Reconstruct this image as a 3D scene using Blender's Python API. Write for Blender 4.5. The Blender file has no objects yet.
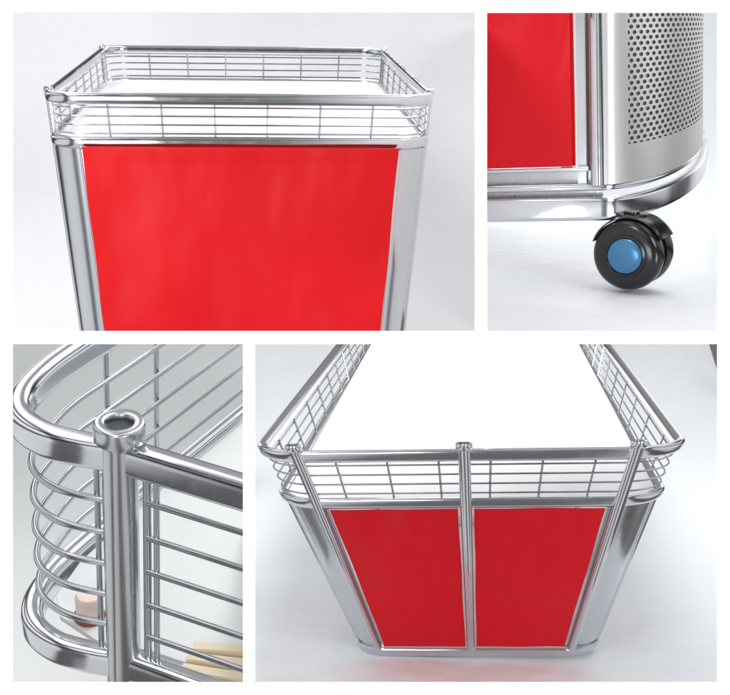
import bpy, bmesh, math, random
from mathutils import Matrix, Vector, Euler
random.seed(4)
F=1300.0
scn=bpy.context.scene
scn.view_settings.view_transform='Standard'; scn.view_settings.look='None'; scn.view_settings.exposure=0
coll=scn.collection

# ------------------------------------------------------------------ materials
def newmat(name):
    m=bpy.data.materials.new(name); m.use_nodes=True
    return m,m.node_tree.nodes,m.node_tree.links,m.node_tree.nodes['Principled BSDF']
def chrome(name,col,r0,r1,scale=6,stretch=(1,1,1),bump=0.0):
    m,n,l,b=newmat(name)
    b.inputs['Base Color'].default_value=(*col,1); b.inputs['Metallic'].default_value=1
    tc=n.new('ShaderNodeTexCoord'); mp=n.new('ShaderNodeMapping'); mp.inputs['Scale'].default_value=stretch
    nz=n.new('ShaderNodeTexNoise'); nz.inputs['Scale'].default_value=scale; nz.inputs['Detail'].default_value=5
    mr=n.new('ShaderNodeMapRange'); mr.inputs['From Min'].default_value=.3; mr.inputs['From Max'].default_value=.7
    mr.inputs['To Min'].default_value=r0; mr.inputs['To Max'].default_value=r1
    l.new(tc.outputs['Object'],mp.inputs['Vector']); l.new(mp.outputs[0],nz.inputs['Vector'])
    l.new(nz.outputs['Fac'],mr.inputs['Value']); l.new(mr.outputs[0],b.inputs['Roughness'])
    if bump:
        bp=n.new('ShaderNodeBump'); bp.inputs['Strength'].default_value=bump; bp.inputs['Distance'].default_value=.01
        l.new(nz.outputs['Fac'],bp.inputs['Height']); l.new(bp.outputs[0],b.inputs['Normal'])
    return m
M_CH=chrome('chrome',(.66,.68,.71),.08,.16)
M_WIRE=chrome('wire_chrome',(.50,.52,.55),.12,.24)
M_ST=chrome('satin_steel',(.62,.64,.66),.17,.23,5,(5,5,.1),0)
M_PO=chrome('worn_steel',(.54,.56,.57),.16,.30,9,(14,14,.3),0.01)
def fabric(name,col,bs):
    m,n,l,b=newmat(name)
    tc=n.new('ShaderNodeTexCoord'); mp=n.new('ShaderNodeMapping'); mp.inputs['Scale'].default_value=(1.25,1,.5); mp.inputs['Rotation'].default_value=(0,.25,0)
    a=n.new('ShaderNodeTexNoise'); a.inputs['Scale'].default_value=1.4; a.inputs['Detail'].default_value=1.6; a.inputs['Distortion'].default_value=.1
    c=n.new('ShaderNodeTexNoise'); c.inputs['Scale'].default_value=160; c.inputs['Detail'].default_value=2
    l.new(tc.outputs['Object'],mp.inputs[0]); l.new(mp.outputs[0],a.inputs['Vector']); l.new(tc.outputs['Object'],c.inputs['Vector'])
    b1=n.new('ShaderNodeBump'); b1.inputs['Strength'].default_value=bs; b1.inputs['Distance'].default_value=.14
    b2=n.new('ShaderNodeBump'); b2.inputs['Strength'].default_value=.2; b2.inputs['Distance'].default_value=.005
    l.new(a.outputs['Fac'],b1.inputs['Height']); l.new(c.outputs['Fac'],b2.inputs['Height'])
    l.new(b1.outputs[0],b2.inputs['Normal']); l.new(b2.outputs[0],b.inputs['Normal'])
    mx=n.new('ShaderNodeMix'); mx.data_type='RGBA'
    mx.inputs[6].default_value=(col[0]*.97,col[1],col[2],1); mx.inputs[7].default_value=(min(1,col[0]*1.03),col[1],col[2],1)
    l.new(a.outputs['Fac'],mx.inputs[0]); l.new(mx.outputs[2],b.inputs['Base Color'])
    b.inputs['Roughness'].default_value=.38; b.inputs['Specular IOR Level'].default_value=.25
    return m
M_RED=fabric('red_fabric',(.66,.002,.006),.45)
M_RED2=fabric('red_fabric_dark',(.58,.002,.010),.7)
def plain(name,col,rough,metal=0,noise=0):
    m,n,l,b=newmat(name)
    b.inputs['Base Color'].default_value=(*col,1); b.inputs['Roughness'].default_value=rough; b.inputs['Metallic'].default_value=metal
    if noise:
        tc=n.new('ShaderNodeTexCoord'); a=n.new('ShaderNodeTexNoise'); a.inputs['Scale'].default_value=1.1; a.inputs['Detail'].default_value=3
        l.new(tc.outputs['Object'],a.inputs['Vector'])
        bp=n.new('ShaderNodeBump'); bp.inputs['Strength'].default_value=noise; bp.inputs['Distance'].default_value=.25
        l.new(a.outputs['Fac'],bp.inputs['Height']); l.new(bp.outputs[0],b.inputs['Normal'])
    return m
M_TOP=plain('white_laminate',(.91,.91,.91),.75)
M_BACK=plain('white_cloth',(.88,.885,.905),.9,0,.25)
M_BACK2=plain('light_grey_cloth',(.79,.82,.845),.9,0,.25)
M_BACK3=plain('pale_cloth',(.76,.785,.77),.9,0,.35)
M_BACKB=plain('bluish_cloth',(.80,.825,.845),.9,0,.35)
M_FRAME=plain('white_board',(.97,.97,.97),.9)
M_BLACK=plain('black_plastic',(.010,.010,.012),.12)
M_RUB=plain('black_tyre',(.010,.010,.012),.16)
M_BLUE=plain('blue_hub',(.06,.20,.38),.22,.55)
M_DARK=plain('bore_shade',(.04,.045,.05),.5)
M_SHADE=plain('shade_grey',(.17,.165,.16),.6)  # flat grey standing in for shade inside the cart base
M_GREY=plain('grey_plaster',(.20,.205,.22),.9,0,.2)
M_CREAM=plain('cream_wood',(.78,.66,.48),.5)
M_PINK=plain('pale_cream',(.85,.70,.60),.5)
M_MAROON=plain('maroon_felt',(.30,.07,.06),.8)
def perforated():
    m,n,l,b=newmat('perforated_steel')
    uv=n.new('ShaderNodeUVMap'); uv.uv_map='UVMap'
    def grid(ox,oy):
        mp=n.new('ShaderNodeMapping'); mp.inputs['Location'].default_value=(ox,oy,0)
        l.new(uv.outputs[0],mp.inputs['Vector'])
        fr=n.new('ShaderNodeVectorMath'); fr.operation='FRACTION'; l.new(mp.outputs[0],fr.inputs[0])
        sb=n.new('ShaderNodeVectorMath'); sb.operation='SUBTRACT'; l.new(fr.outputs[0],sb.inputs[0]); sb.inputs[1].default_value=(.5,.5,0)
        sc=n.new('ShaderNodeVectorMath'); sc.operation='MULTIPLY'; l.new(sb.outputs[0],sc.inputs[0]); sc.inputs[1].default_value=(1.0,1.732,0)
        ln=n.new('ShaderNodeVectorMath'); ln.operation='LENGTH'; l.new(sc.outputs[0],ln.inputs[0])
        return ln.outputs['Value']
    mn=n.new('ShaderNodeMath'); mn.operation='MINIMUM'; l.new(grid(100,100),mn.inputs[0]); l.new(grid(100.5,100.5),mn.inputs[1])
    lt=n.new('ShaderNodeMath'); lt.operation='LESS_THAN'; l.new(mn.outputs[0],lt.inputs[0]); lt.inputs[1].default_value=.31
    sp=n.new('ShaderNodeSeparateXYZ'); l.new(uv.outputs[0],sp.inputs[0])
    g1=n.new('ShaderNodeMath'); g1.operation='GREATER_THAN'; l.new(sp.outputs[0],g1.inputs[0]); g1.inputs[1].default_value=0
    g2=n.new('ShaderNodeMath'); g2.operation='GREATER_THAN'; l.new(sp.outputs[1],g2.inputs[0]); g2.inputs[1].default_value=0
    mu=n.new('ShaderNodeMath'); mu.operation='MULTIPLY'; l.new(g1.outputs[0],mu.inputs[0]); l.new(g2.outputs[0],mu.inputs[1])
    mu2=n.new('ShaderNodeMath'); mu2.operation='MULTIPLY'; l.new(mu.outputs[0],mu2.inputs[0]); l.new(lt.outputs[0],mu2.inputs[1])
    b.inputs['Base Color'].default_value=(.82,.82,.81,1); b.inputs['Metallic'].default_value=.85; b.inputs['Roughness'].default_value=.32
    tr=n.new('ShaderNodeBsdfTransparent'); ms=n.new('ShaderNodeMixShader'); out=n['Material Output']
    l.new(mu2.outputs[0],ms.inputs[0]); l.new(b.outputs[0],ms.inputs[1]); l.new(tr.outputs[0],ms.inputs[2]); l.new(ms.outputs[0],out.inputs['Surface'])
    return m
M_PERF=perforated()

# ------------------------------------------------------------------ cells
def cell(u0,u1,v0,v1):
    pl=[]
    x0,x1=(u0-365)/F,(u1-365)/F; z0,z1=(347.5-v0)/F,(347.5-v1)/F
    pl.append(Vector((-1,x0,0))); pl.append(Vector((1,-x1,0)))
    pl.append(Vector((0,-z0,1))); pl.append(Vector((0,z1,-1)))
    return [p.normalized() for p in pl]
C1=cell(4,479.5,4,336); C2=cell(482.5,726,4,336); C3=cell(4,249,339,691); C4=cell(249,726,339,691)

class Thing:
    def __init__(s,name,label,cat,M,planes,k=0,group=None):
        s.M=M; s.planes=planes; s.k=k; s.fl=None
        e=bpy.data.objects.new(name,None); e.empty_display_size=.2; e.matrix_world=M; coll.objects.link(e)
        e['label']=label; e['category']=cat
        if group: e['group']=group
        s.root=e
    def part(s,name,bm,mat,parent=None,smooth=True,label=None):
        if s.fl:
            for v in bm.verts: s.fl(v.co)
        return add(name,bm,mat,s.M,s.planes,s.k,parent or s.root,smooth,label)
def cutbm(bm,M,planes,fill=True):
    bm.transform(M)
    for p in planes:
        g=bm.verts[:]+bm.edges[:]+bm.faces[:]
        if not bm.faces: break
        r=bmesh.ops.bisect_plane(bm,geom=g,plane_co=(0,0,0),plane_no=p,clear_outer=True)
        if fill:
            ed=[x for x in r['geom_cut'] if isinstance(x,bmesh.types.BMEdge) and x.is_valid and x.is_boundary]
            if ed:
                try: bmesh.ops.holes_fill(bm,edges=ed,sides=0)
                except Exception: pass
    bm.transform(M.inverted())
def add(name,bm,mat,M,planes,k,parent,smooth=True,label=None,fill=True):
    if k:
        for v in bm.verts:
            sc=1+k*v.co.z; v.co.x*=sc; v.co.y*=sc
    bmesh.ops.recalc_face_normals(bm,faces=bm.faces[:])
    if planes: cutbm(bm,M,planes,fill)
    if not bm.faces: bm.free(); return None
    me=bpy.data.meshes.new(name); bm.to_mesh(me); bm.free()
    me.materials.append(mat)
    for p in me.polygons: p.use_smooth=smooth
    if smooth:
        try: me.set_sharp_from_angle(angle=math.radians(50))
        except Exception: pass
    o=bpy.data.objects.new(name,me); coll.objects.link(o)
    if parent: o.parent=parent
    if label: o['label']=label
    return o

# ------------------------------------------------------------------ shape helpers
def circ(r,n=10,rz=None):
    rz=rz or r
    return [(r*math.cos(2*math.pi*i/n),rz*math.sin(2*math.pi*i/n)) for i in range(n)]
def slot(w,h,n=6,r=None):
    """rounded tube profile, w wide, h high, corner radius r"""
    r=min(r or w/2,w/2,h/2); P=[]
    for sx,sz,a0 in ((1,1,0),(-1,1,.5),(-1,-1,1),(1,-1,1.5)):
        for i in range(n+1):
            a=math.pi*(a0+.5*i/n); P.append((sx*(w/2-r)+r*math.cos(a),sz*(h/2-r)+r*math.sin(a)))
    Q=[P[0]]
    for p in P[1:]:
        if (p[0]-Q[-1][0])**2+(p[1]-Q[-1][1])**2>1e-9: Q.append(p)
    if (Q[0][0]-Q[-1][0])**2+(Q[0][1]-Q[-1][1])**2<1e-9: Q.pop()
    return Q
def sweep(bm,pts,prof,closed=False):
    n=len(pts); rings=[]
    for i,p in enumerate(pts):
        p=Vector(p)
        if closed: a,b=Vector(pts[i-1]),Vector(pts[(i+1)%n])
        else: a,b=Vector(pts[max(0,i-1)]),Vector(pts[min(n-1,i+1)])
        t=(b-a).normalized()
        if abs(t.z)>.95: s=Vector((1,0,0))
        else: s=t.cross(Vector((0,0,1))).normalized()
        up=s.cross(t).normalized()
        rings.append([bm.verts.new(p+s*q[0]+up*q[1]) for q in prof])
    m=len(prof)
    for i in range(n if closed else n-1):
        A,B=rings[i],rings[(i+1)%n]
        for j in range(m): bm.faces.new((A[j],A[(j+1)%m],B[(j+1)%m],B[j]))
    if not closed:
        bm.faces.new(rings[0]); bm.faces.new(rings[-1][::-1])
def lathe(bm,x,y,prof,n=20,cap=True):
    rings=[[bm.verts.new((x+r*math.cos(2*math.pi*i/n),y+r*math.sin(2*math.pi*i/n),z)) for i in range(n)] for r,z in prof]
    for A,B in zip(rings,rings[1:]):
        for j in range(n): bm.faces.new((A[j],A[(j+1)%n],B[(j+1)%n],B[j]))
    if cap: bm.faces.new(rings[0]); bm.faces.new(rings[-1])
def box(bm,a,b,bev=0):
    x0,y0,z0=a;x1,y1,z1=b
    v=[bm.verts.new(c) for c in [(x0,y0,z0),(x1,y0,z0),(x1,y1,z0),(x0,y1,z0),(x0,y0,z1),(x1,y0,z1),(x1,y1,z1),(x0,y1,z1)]]
    fs=[bm.faces.new([v[i] for i in q]) for q in ((0,1,2,3),(4,5,6,7),(0,1,5,4),(1,2,6,5),(2,3,7,6),(3,0,4,7))]
    if bev:
        es=list({e for f in fs for e in f.edges}); bmesh.ops.bevel(bm,geom=es,offset=bev,segments=2,affect='EDGES')
def arc(cx,cy,r,a0,a1,n,z,ry=None):
    ry=ry or r
    return [(cx+r*math.cos(a0+(a1-a0)*i/n),cy+ry*math.sin(a0+(a1-a0)*i/n),z) for i in range(n+1)]
PI=math.pi
def rrect(W,D,r,z,n=10,D2=None):
    D2=D if D2 is None else D2
    P=[]
    for cx,cy,a in ((-W+r,-D+r,PI),(W-r,-D+r,1.5*PI),(W-r,D2-r,0),(-W+r,D2-r,.5*PI)):
        P+=arc(cx,cy,r,a,a+PI/2,n,z)
    return P
def NB(): return bmesh.new()
def sheet(bm,x0,x1,z0,z1,y,nx,nz,wav):
    g=[[bm.verts.new((x0+(x1-x0)*i/nx, y+wav(i/nx,j/nz), z0+(z1-z0)*j/nz)) for i in range(nx+1)] for j in range(nz+1)]
    for j,row in enumerate(g):
        row[0].co.x+=.003*math.sin(j*.35); row[-1].co.x+=.003*math.sin(j*.31+1)
    b=[[bm.verts.new((v.co.x,v.co.y+.02,v.co.z)) for v in row] for row in g]
    for G in (g,b):
        for j in range(nz):
            for i in range(nx): bm.faces.new((G[j][i],G[j][i+1],G[j+1][i+1],G[j+1][i]))
    for i in range(nx):
        bm.faces.new((g[0][i],b[0][i],b[0][i+1],g[0][i+1])); bm.faces.new((g[nz][i],g[nz][i+1],b[nz][i+1],b[nz][i]))
    for j in range(nz):
        bm.faces.new((g[j][0],g[j+1][0],b[j+1][0],b[j][0])); bm.faces.new((g[j][nx],b[j][nx],b[j+1][nx],g[j+1][nx]))
def wav(seed,amp):
    r=random.Random(seed); a=[(r.uniform(1,5),r.uniform(.3,1.5),r.uniform(0,6),r.uniform(.3,1)) for _ in range(5)]
    def f(u,v):
        y=amp*sum(w*math.sin(p*u*3+q*v*3+o) for p,q,o,w in a)
        if v>.955: y-=.006          # folded hem
        return y
    return f
def slab(bm,P,t):
    vt=[bm.verts.new(p) for p in P]; vb=[bm.verts.new((p[0],p[1],p[2]-t)) for p in P]
    bm.faces.new(vt); bm.faces.new(vb)
    for i in range(len(P)): bm.faces.new((vt[i-1],vt[i],vb[i],vb[i-1]))

def pose(rx,ry,rz,px,pz,s=1.0):
    return Matrix.Translation((px*s,13*s,pz*s))@Matrix.Rotation(ry,4,'Y')@Matrix.Rotation(rx,4,'X')@Matrix.Rotation(rz,4,'Z')@Matrix.Scale(s,4)
UP=.6   # the upper displays are smaller units standing nearer the front

def guards(T,W,D,r,h1,wr,nlev,stepx,stepy,D2=None):
    D2=D if D2 is None else D2
    zs=[-h1*(i+1)/(nlev+1) for i in range(nlev)]
    pr=circ(wr,7)
    for s in (-1,1):
        bm=NB()
        for z in zs:
            if s<0: P=arc(-W+r,-D+r,r,PI,1.5*PI,8,z)+arc(W-r,-D+r,r,1.5*PI,2*PI,8,z)
            else: P=arc(W-r,D2-r,r,0,.5*PI,8,z)+arc(-W+r,D2-r,r,.5*PI,PI,8,z)
            sweep(bm,P,pr)
        n=max(2,round(2*(W-r)/stepx))
        for i in range(n):
            x=-(W-r)+2*(W-r)*(i+.5)/n
            lathe(bm,x,(-(D-wr*1.6) if s<0 else D2-wr*1.6),[(wr*1.15,-h1),(wr*1.15,0)],7)
        T.part('wire_guard',bm,M_WIRE)
    for s in (-1,1):
        bm=NB()
        for z in zs: sweep(bm,[(s*W,-D+r,z),(s*W,D2-r,z)],pr)
        L=D+D2-2*r; n=max(2,round(L/stepy))
        for i in range(n):
            y=-(D-r)+L*(i+.5)/n
            lathe(bm,s*(W-wr*1.6),y,[(wr*1.15,-h1),(wr*1.15,0)],7)
        T.part('wire_guard',bm,M_WIRE)
def rail(T,name,W,D,r,z,w,h,D2=None,rr=None):
    bm=NB(); sweep(bm,rrect(W,D,r,z,10,D2),slot(w,h,5,rr),True); T.part(name,bm,M_CH)
def post(T,x,y,z0,z1,r,cap=True,capr=1.5,mat=None):
    bm=NB(); lathe(bm,x,y,[(r,z0),(r,z1)],16); p=T.part('post',bm,mat or M_CH)
    if cap and p:
        bm=NB(); c=r*capr; lathe(bm,x,y,[(c*.8,z1-.035),(c,z1-.025),(c,z1+.015),(c*.9,z1+.025),(c*.5,z1+.027),(c*.42,z1+.005)],18)
        T.part('post_cap',bm,M_CH,p)
def corner(T,cx,cy,r,a0,z0,z1,mat=M_ST):
    bm=NB(); P=arc(cx,cy,r,a0,a0+PI/2,14,(z0+z1)/2)
    H=abs(z1-z0)/2
    sweep(bm,P,[(.012,-H),(.012,H),(-.012,H),(-.012,-H)])
    T.part('corner_sheet',bm,mat)

G='chrome and red promotion carts'
# ------------------------------------------------------------------ cart A (long side)
A=Thing('promotion_cart','chrome cart with long red fabric side and wire rimmed white top','cart',
        pose(.3087,.0183,.0874,-1.2179,2.7649,UP),C1,.045,G)
W,D,h1,r=1.638,2.343,.366,.27
rail(A,'upper_rail',W-.03,D-.03,r,0,.075,.10,None,.035)
rail(A,'lower_rail',W-.03,D-.03,r,-h1,.075,.10,None,.035)
guards(A,W-.04,D-.04,r,h1,.0082,4,.46,.6)
bm=NB(); slab(bm,rrect(W-.07,D-.07,r-.03,-h1+.03),.03)
A.part('table_top',bm,M_TOP,smooth=False)
for sx in (-1,1):
    for sy in (-1,1):
        post(A,sx*(W-.03),sy*(D-r-.02),-2.6,.045,.032,True,1.25)
        corner(A,sx*(W-r-.03),sy*(D-r-.03),r,{(-1,-1):PI,(1,-1):1.5*PI,(1,1):0,(-1,1):.5*PI}[(sx,sy)],-h1-.055,-2.6)
    post(A,sx*(W-r-.02),-(D-.02),-2.6,-h1-.055,.035,False,mat=M_CH)
bm=NB(); sheet(bm,-1.345,1.345,-2.6,-h1-.028,-D-.065,60,40,wav(3,.006)); A.part('fabric_panel',bm,M_RED)

# ------------------------------------------------------------------ cart B (short end, full height)
B=Thing('promotion_cart','chrome cart with two red fabric end panels standing on white cloth','cart',
        pose(.1097,-.0300,-.0953,1.0432,-.4756),C4,.178,G)
def flare(co):
    co.x*=1+(.016 if co.x<0 else .008)*max(0,co.y+3.1)
    if co.x<-1.3: co.x+=.05*min(1,(-1.3-co.x)/.3)
    if co.x<0:
        t=max(0,(-co.z-.42)/1.5); co.x*=1-.06*t*min(1,-co.x/1.2)
B.fl=flare
W,D,a,h1,h2=1.69,3.10,1.29,.4233,1.935; r=.44; D2=12.0
rail(B,'upper_rail',W-.03,D,r,0,.085,.11,D2,.04)
rail(B,'lower_rail',W-.03,D,r,-h1,.085,.10,D2,.04)
rail(B,'base_rail',W-.06,D,r,-h2,.10,.09,4,.04)
guards(B,W-.04,D-.01,r,h1,.0088,4,.42,1.1,D2)
bm=NB(); slab(bm,rrect(W-.08,D-.05,r-.03,-h1+.03,10,D2-.05),.03)
B.part('table_top',bm,M_TOP,smooth=False)
for x in (-a,0,a): post(B,x,-D-.02,-h2+.04,.085,.05,True,1.3)
for sx in (-1,1):
    corner(B,sx*(W-r-.05),-(D-r-.02),r-.01,PI if sx<0 else 1.5*PI,-h1-.05,-h2+.05)
    post(B,sx*(W-.05),-(D-r),-h2+.04,-h1-.05,.04,False,mat=M_ST)
    post(B,sx*(W-.05),3.3,-h2+.04,-h1-.05,.04,False,mat=M_ST)
for x0,x1,sd in ((-a+.10,-.07,5),(.07,a-.10,9)):
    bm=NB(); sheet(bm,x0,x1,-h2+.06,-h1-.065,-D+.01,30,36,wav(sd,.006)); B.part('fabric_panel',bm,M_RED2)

# ------------------------------------------------------------------ cart C (rail corner close-up)
C=Thing('promotion_cart','rounded chrome rail corner of cart with capped post and wires','cart',
        pose(.5,.085,0,-2.45,-1.075),C3,0,G)
side=[(-.40,.05),(-.78,.16),(-1.09,.42),(-1.20,.80),(-1.13,1.30),(-.93,1.85),(-.53,2.70),(1.3,6.6)]
def cat(ctrl,z,n=8):
    P=[]
    c=[Vector((x,y,z)) for x,y in ctrl]
    for i in range(len(c)-1):
        p0,p1,p2,p3=c[max(0,i-1)],c[i],c[i+1],c[min(len(c)-1,i+2)]
        for j in range(n):
            t=j/n
            P.append(.5*((2*p1)+(p2-p0)*t+(2*p0-5*p1+4*p2-p3)*t*t+(3*p1-p0-3*p2+p3)*t**3))
    P.append(c[-1]); return P
sidew=[(x*.92 if y<1.5 else x+.03,y) for x,y in side]
H3=2.74
d=Vector((1.285,-.46,0)).normalized()
for nm,z in (('upper_rail',0),('lower_rail',-H3)):
    bm=NB(); sweep(bm,[d*4+Vector((0,0,z)),d*.10+Vector((0,0,z))],slot(.25,.38,8,.11)); sweep(bm,cat([(-.07,.01)]+side,z),slot(.25,.38,8,.11)); C.part(nm,bm,M_CH)
bm=NB()
for i in range(5):
    z=-.58-.41*i; sweep(bm,cat([(-.06,.03)]+sidew,z),circ(.038,10))
for x,y in ((-.26,.08),(-.68,2.45),(-.26,3.4)):
    lathe(bm,x,y,[(.034,-H3),(.034,-.1)],10)
C.part('wire_guard',bm,M_WIRE)
bm=NB()
for i in range(5):
    z=-.48-.44*i; sweep(bm,[d*.30+Vector((0,0,z)),d*4+Vector((0,0,z))],circ(.034,10))
lathe(bm,d.x*1.9,d.y*1.9+.03,[(.034,-H3),(.034,-.1)],10)
lathe(bm,d.x*.30,d.y*.30+.03,[(.045,-H3),(.045,-.1)],12)
lathe(bm,d.x*.41,d.y*.41+.03,[(.034,-H3),(.034,-.1)],10)
C.part('wire_guard',bm,M_WIRE)
bm=NB(); lathe(bm,0,0,[(.185,-4),(.185,.14)],36); p=C.part('post',bm,M_PO)
bm=NB(); lathe(bm,0,0,[(.187,.141),(.195,.15),(.195,.185),(.245,.195),(.26,.21),(.26,.37),(.25,.39),(.23,.40),(.155,.40),(.142,.385),(.142,.33)],40); C.part('post_cap',bm,M_PO,p)
bm=NB(); lathe(bm,0,0,[(.140,.25),(.140,.335)],24); C.part('bore_shade_disc',bm,M_DARK,p)  # solid disc, shade of the open hole put into its dark colour
bm=NB(); slab(bm,[(x,y,-H3+.06) for x,y in [(4,-1.1),(.3,.15),(-.35,.25),(-.85,.6),(-.98,.95),(-.85,1.6),(-.4,2.7),(1.4,7),(4,7)]],.06)
C.part('table_top',bm,M_BACK3,smooth=False)
def small(name,label,cat_,x,y,z,bmf,mat,rz=0):
    M=C.M@Matrix.Translation((x,y,z))@Matrix.Rotation(rz,4,'Z'); bm=NB(); bmf(bm)
    o=add(name,bm,mat,M,C3,0,None,True,label)
    if o: o.matrix_world=M; o['category']=cat_; 
    return o
zt=-H3+.06
small('cream_roll','pale pinkish cream roll standing on the white table top','roll',-.52,.62,zt+.05,lambda b:lathe(b,0,0,[(.13,0),(.15,.03),(.155,.24),(.13,.28),(.05,.29)],24),M_PINK)
small('felt_pad','reddish felt pad under the cream roll','pad',-.52,.62,zt,lambda b:lathe(b,0,0,[(.17,0),(.18,.02),(.18,.04),(.17,.05)],24),M_MAROON)
for i in range(3):
    small('wooden_block','pale flat wooden block lying on the white table top','wooden block',1.05+.04*i,-.16+.20*i,zt,lambda b:box(b,(-.4,-.07,0),(2,.07,.07),.012),M_CREAM,-.1+.06*i)['group']='wooden blocks in the basket'

# ------------------------------------------------------------------ cart D (base corner with caster)
Dm=pose(.227,-.053,-.278,2.361,1.389,UP)
Dc=Thing('promotion_cart','cart base corner with perforated steel sheet and black caster','cart',Dm,C2,0,G)
def ellp(z,off=0,n=28,a1=PI/2*1.0):
    return [(.88*math.sin(a1*i/n)+off*math.sin(a1*i/n), 4.4*(1-math.cos(a1*i/n))-off*math.cos(a1*i/n),z) for i in range(n+1)]
def basepath(z,off=0): return [(-3,-off,z),(-1,-off,z)]+ellp(z,off)+[(.88+off,7,z)]
bm=NB(); sweep(bm,basepath(0),slot(.12,.235,6,.045)); Dc.part('base_rail',bm,M_CH)
bm=NB(); sweep(bm,basepath(.21,-.03),slot(.08,.07,6)); Dc.part('flange_rail',bm,M_CH)
bm=NB(); box(bm,(-3,.20,.0),(.0,.24,.36)); Dc.part('inner_ledge',bm,M_PO)
bm=NB(); sweep(bm,[(-3,.0,.40),(-.12,.0,.40)],slot(.04,.05,4)); Dc.part('panel_hem_rod',bm,M_CH)
bm=NB(); lathe(bm,-.03,0,[(.07,.24),(.07,4)],24); Dc.part('post',bm,M_CH)
bm=NB(); box(bm,(-.235,.08,.24),(-.15,.11,4)); Dc.part('flat_upright',bm,M_ST,smooth=False)
bm=NB(); box(bm,(-.16,.24,.24),(-.06,.27,4)); Dc.part('gap_shade_strip',bm,M_SHADE,smooth=False)  # dark strip stands for the shade in the gap beside the post
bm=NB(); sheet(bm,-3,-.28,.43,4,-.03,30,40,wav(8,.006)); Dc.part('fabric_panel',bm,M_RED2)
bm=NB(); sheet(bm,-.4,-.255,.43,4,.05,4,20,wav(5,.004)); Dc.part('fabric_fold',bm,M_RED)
bm=NB(); uvl=bm.loops.layers.uv.new('UVMap')
n=48; zs=[.24,.30]+[.3+3.2*i/20 for i in range(1,21)]
par={}; rows=[]
for z in zs:
    row=[]
    for i in range(n+1):
        aa=PI/2*i/n; v=bm.verts.new((.04+.86*math.sin(aa),4.6*(1-math.cos(aa)),z)); par[v]=(aa,z); row.append(v)
    rows.append(row)
for j in range(len(zs)-1):
    for i in range(n):
        f=bm.faces.new((rows[j][i],rows[j][i+1],rows[j+1][i+1],rows[j+1][i]))
        for lo in f.loops:
            aa,z=par[lo.vert]; lo[uvl].uv=((aa*.9-.235)/.063, (z-.62)/.108)
Dc.part('perforated_sheet',bm,M_PERF)
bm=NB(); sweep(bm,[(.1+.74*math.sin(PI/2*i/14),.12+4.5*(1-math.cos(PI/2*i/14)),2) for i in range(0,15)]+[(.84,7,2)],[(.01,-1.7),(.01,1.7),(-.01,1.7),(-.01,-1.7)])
Dc.part('hole_shade_sheet',bm,M_SHADE)  # added dark sheet, seen through the holes as the shaded interior
# caster
K=Matrix.Translation((.31,.10,-.455))@Matrix.Rotation(math.radians(-14),4,'Z')@Matrix.Scale(.93,4)
def kp(name,bm,mat,parent):
    bm.transform(K); return Dc.part(name,bm,mat,parent)
bm=NB(); lathe(bm,.0,0,[(.15,.36),(.15,.41),(.07,.42),(.07,.44)],20); stem=kp('caster',bm,M_BLACK,None)
def rev(bm,yc,prof,n=44):
    rings=[[bm.verts.new((rr*math.cos(2*PI*i/n),yc+yy,rr*math.sin(2*PI*i/n))) for i in range(n)] for rr,yy in prof]
    for A_,B_ in zip(rings,rings[1:]):
        for j in range(n): bm.faces.new((A_[j],A_[(j+1)%n],B_[(j+1)%n],B_[j]))
    bm.faces.new(rings[0]); bm.faces.new(rings[-1])
for yc,s in ((-.17,-1),(.17,1)):
    bm=NB(); rev(bm,yc,[(.22,s*.125),(.28,s*.12),(.33,s*.105),(.365,s*.075),(.382,s*.03),(.385,0),(.38,-s*.05),(.35,-s*.1)]); kp('wheel',bm,M_RUB,stem)
    bm=NB(); rev(bm,yc,[(.19,s*.13),(.20,s*.142),(.225,s*.138),(.235,s*.12),(.235,s*.05)]); kp('rim',bm,M_BLACK,stem)
    bm=NB(); rev(bm,yc,[(.05,s*.160),(.12,s*.156),(.165,s*.148),(.185,s*.138),(.188,s*.12),(.188,s*.05)]); kp('hub_cap',bm,M_BLUE,stem)
bm=NB(); n=28; pr=[]
for i in range(n+1):
    t=math.radians(25+135*i/n); pr.append((.42*math.cos(t),.415*math.sin(t)))
prof=[(-.23,.965),(-.21,.99),(-.16,1.0),(.16,1.0),(.21,.99),(.23,.965)]
rr=[[bm.verts.new((x*s_,yy,z*s_)) for x,z in pr] for yy,s_ in prof]
inn=[[bm.verts.new((x*.955,yy,z*.955)) for x,z in pr] for yy,s_ in prof]
for Q in (rr,inn):
    for A_,B_ in zip(Q,Q[1:]):
        for i in range(n): bm.faces.new((A_[i],A_[i+1],B_[i+1],B_[i]))
for i in range(n):
    bm.faces.new((rr[0][i],rr[0][i+1],inn[0][i+1],inn[0][i])); bm.faces.new((rr[-1][i],rr[-1][i+1],inn[-1][i+1],inn[-1][i]))
for e in (0,n):
    for j in range(len(prof)-1): bm.faces.new((rr[j][e],rr[j+1][e],inn[j+1][e],inn[j][e]))
kp('caster_hood',bm,M_BLACK,stem)
bm=NB(); box(bm,(-.2,-.04,-.15),(.2,.04,.36),.02); kp('axle_housing',bm,M_BLACK,stem)

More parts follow.
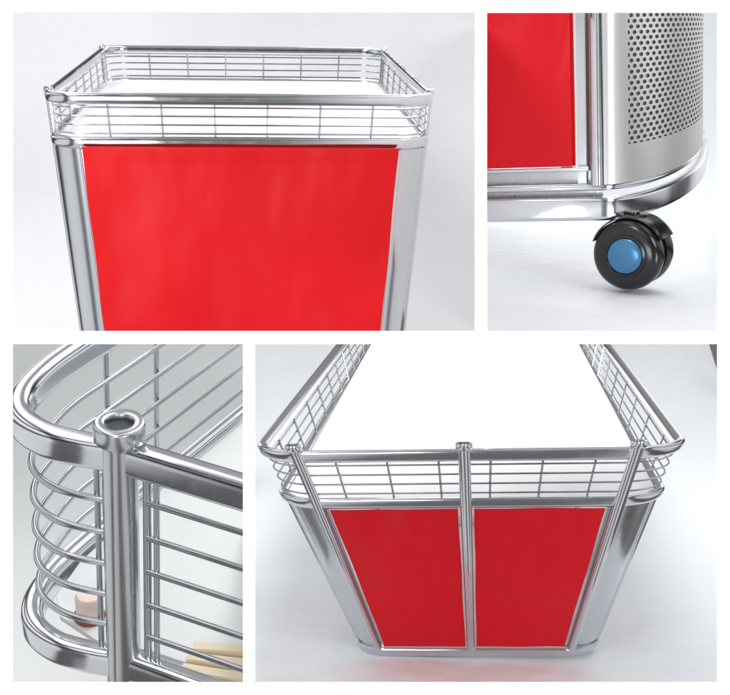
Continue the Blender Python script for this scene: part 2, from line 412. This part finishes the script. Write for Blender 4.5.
# ------------------------------------------------------------------ settings
def sweepcloth(name,M,planes,y0,y1,zf,top,rad,mat,label):
    bm=NB(); prof=[(y0,zf)]
    for i in range(13):
        t=PI/2*i/12; prof.append((y1-rad+rad*math.sin(t),zf+rad-rad*math.cos(t)))
    prof.append((y1,top))
    xs=[-14+28*i/30 for i in range(31)]
    rows=[[bm.verts.new((x,y,z)) for x in xs] for y,z in prof]
    for Ra,Rb in zip(rows,rows[1:]):
        for i in range(30): bm.faces.new((Ra[i],Ra[i+1],Rb[i+1],Rb[i]))
    o=add(name,bm,mat,M,planes,0,None,True,None,False)
    o.matrix_world=M; o['kind']='structure'; o['label']=label
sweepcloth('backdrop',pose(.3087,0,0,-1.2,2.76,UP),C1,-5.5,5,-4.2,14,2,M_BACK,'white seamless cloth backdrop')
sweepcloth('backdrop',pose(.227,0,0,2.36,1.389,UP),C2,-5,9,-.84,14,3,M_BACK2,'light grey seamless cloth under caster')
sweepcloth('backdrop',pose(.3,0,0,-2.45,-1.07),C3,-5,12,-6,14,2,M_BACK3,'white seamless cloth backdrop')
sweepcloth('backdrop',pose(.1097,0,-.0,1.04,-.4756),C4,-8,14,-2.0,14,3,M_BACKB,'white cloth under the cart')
bm=NB(); q=[(6.62,25.2,.3),(7.6,25.2,.3),(7.6,25.2,-1.0),(6.98,25.2,-.85)]
va=[bm.verts.new(p) for p in q]; vb=[bm.verts.new((p[0],p[1]+.1,p[2])) for p in q]
bm.faces.new(va); bm.faces.new(vb)
for i in range(4): bm.faces.new((va[i-1],va[i],vb[i],vb[i-1]))
o=add('grey_wall',bm,M_GREY,Matrix.Identity(4),C4,0,None,False); o['kind']='structure'; o['label']='dark grey wall showing past the white cloth'

fy=4.2  # white gutters between the collage panels, built as one added board
def PX(u,v,y): return ((u-365)/F*y,y,(347.5-v)/F*y)
bm=NB()
def bar(u0,u1,v0,v1,y=fy):
    x0,_,z1=PX(u0,v0,y); x1,_,z0=PX(u1,v1,y); box(bm,(x0,y,z0),(x1,y+.012,z1))
bar(-20,750,-20,12); bar(-20,750,683,715); bar(-20,12,12,683); bar(718,750,12,683)
bar(12,718,331,344); bar(475,487,12,331); bar(243,255,344,683)
me=bpy.data.meshes.new('gutter_board'); bm.to_mesh(me); bm.free(); me.materials.append(M_FRAME)
o=bpy.data.objects.new('gutter_board',me); coll.objects.link(o); o['kind']='structure'; o['label']='white collage gutters built as a board with four openings'
# added board, unseen edge-on, keeps red reflections out between the upper bays
bm=NB(); s_=(481-365)/F
q=[(s_*y,y,z*y) for y,z in ((4.8,.012),(4.8,.25),(11,.25),(11,.012))]
va=[bm.verts.new((p[0]-.003,p[1],p[2])) for p in q]; vb=[bm.verts.new((p[0]+.003,p[1],p[2])) for p in q]
bm.faces.new(va); bm.faces.new(vb)
for i in range(4): bm.faces.new((va[i-1],va[i],vb[i],vb[i-1]))
o=add('reflection_blocker',bm,M_FRAME,Matrix.Identity(4),None,0,None,False); o['kind']='structure'; o['label']='added white board blocking reflections between the upper bays'

# ------------------------------------------------------------------ world, lights, camera
w=bpy.data.worlds.new('World'); scn.world=w; w.use_nodes=True
n=w.node_tree.nodes; l=w.node_tree.links; bg=n['Background']
tc=n.new('ShaderNodeTexCoord'); sp=n.new('ShaderNodeSeparateXYZ'); l.new(tc.outputs['Generated'],sp.inputs[0])
def ramp(src,stops):
    mr=n.new('ShaderNodeMapRange'); mr.inputs['From Min'].default_value=-1; l.new(src,mr.inputs['Value'])
    cr=n.new('ShaderNodeValToRGB'); l.new(mr.outputs[0],cr.inputs[0]); e=cr.color_ramp.elements
    e[0].position=stops[0][0]; e[1].position=stops[-1][0]
    c=stops[0][1]; e[0].color=(c,c*1.0,c*1.01,1); c=stops[-1][1]; e[1].color=(c,c*1.0,c*1.01,1)
    for p,c in stops[1:-1]:
        x=e.new(p); x.color=(c,c*1.0,c*1.01,1)
    return cr.outputs[0]
a1=ramp(sp.outputs[2],[(0,.55),(.33,.75),(.42,.65),(.45,.10),(.51,.05),(.535,.5),(.62,1.0),(.68,.95),(.705,.18),(.77,.18),(.80,1.3),(1,1.5)])
a2=ramp(sp.outputs[0],[(0,1.1),(.13,1.1),(.16,.2),(.23,.2),(.26,1.15),(.40,1.15),(.44,.28),(.56,.28),(.60,1.15),(.74,1.15),(.77,.18),(.84,.18),(.87,1.0),(1,1.0)])
mx=n.new('ShaderNodeMix'); mx.data_type='RGBA'; mx.blend_type='MULTIPLY'; mx.inputs[0].default_value=1
l.new(a1,mx.inputs[6]); l.new(a2,mx.inputs[7]); l.new(mx.outputs[2],bg.inputs[0]); bg.inputs[1].default_value=1.12
def area(name,loc,tgt,size,power,col=(1,1,1)):
    L=bpy.data.lights.new(name,'AREA'); L.size=size; L.energy=power; L.color=col
    o=bpy.data.objects.new(name,L); coll.objects.link(o); o.location=loc
    o.rotation_euler=(Vector(tgt)-Vector(loc)).to_track_quat('-Z','Y').to_euler()
area('softbox',(-4,0,4.5),(0,8,1),3,370)
area('softbox',(5,0,2.5),(1,8,1),3,200)
area('softbox',(-3,-1,-3.5),(0,12,-1),3,240)
area('softbox',(5,1,-3),(1,12,-1),3,190)
area('softbox',(1.5,15,7),(1.2,13,-1),4,430)
cam=bpy.data.cameras.new('camera'); co=bpy.data.objects.new('camera',cam); coll.objects.link(co)
co.rotation_euler=(PI/2,0,0); cam.sensor_width=36; cam.lens=F/730*36; cam.clip_end=500; cam.clip_start=.1
scn.camera=co
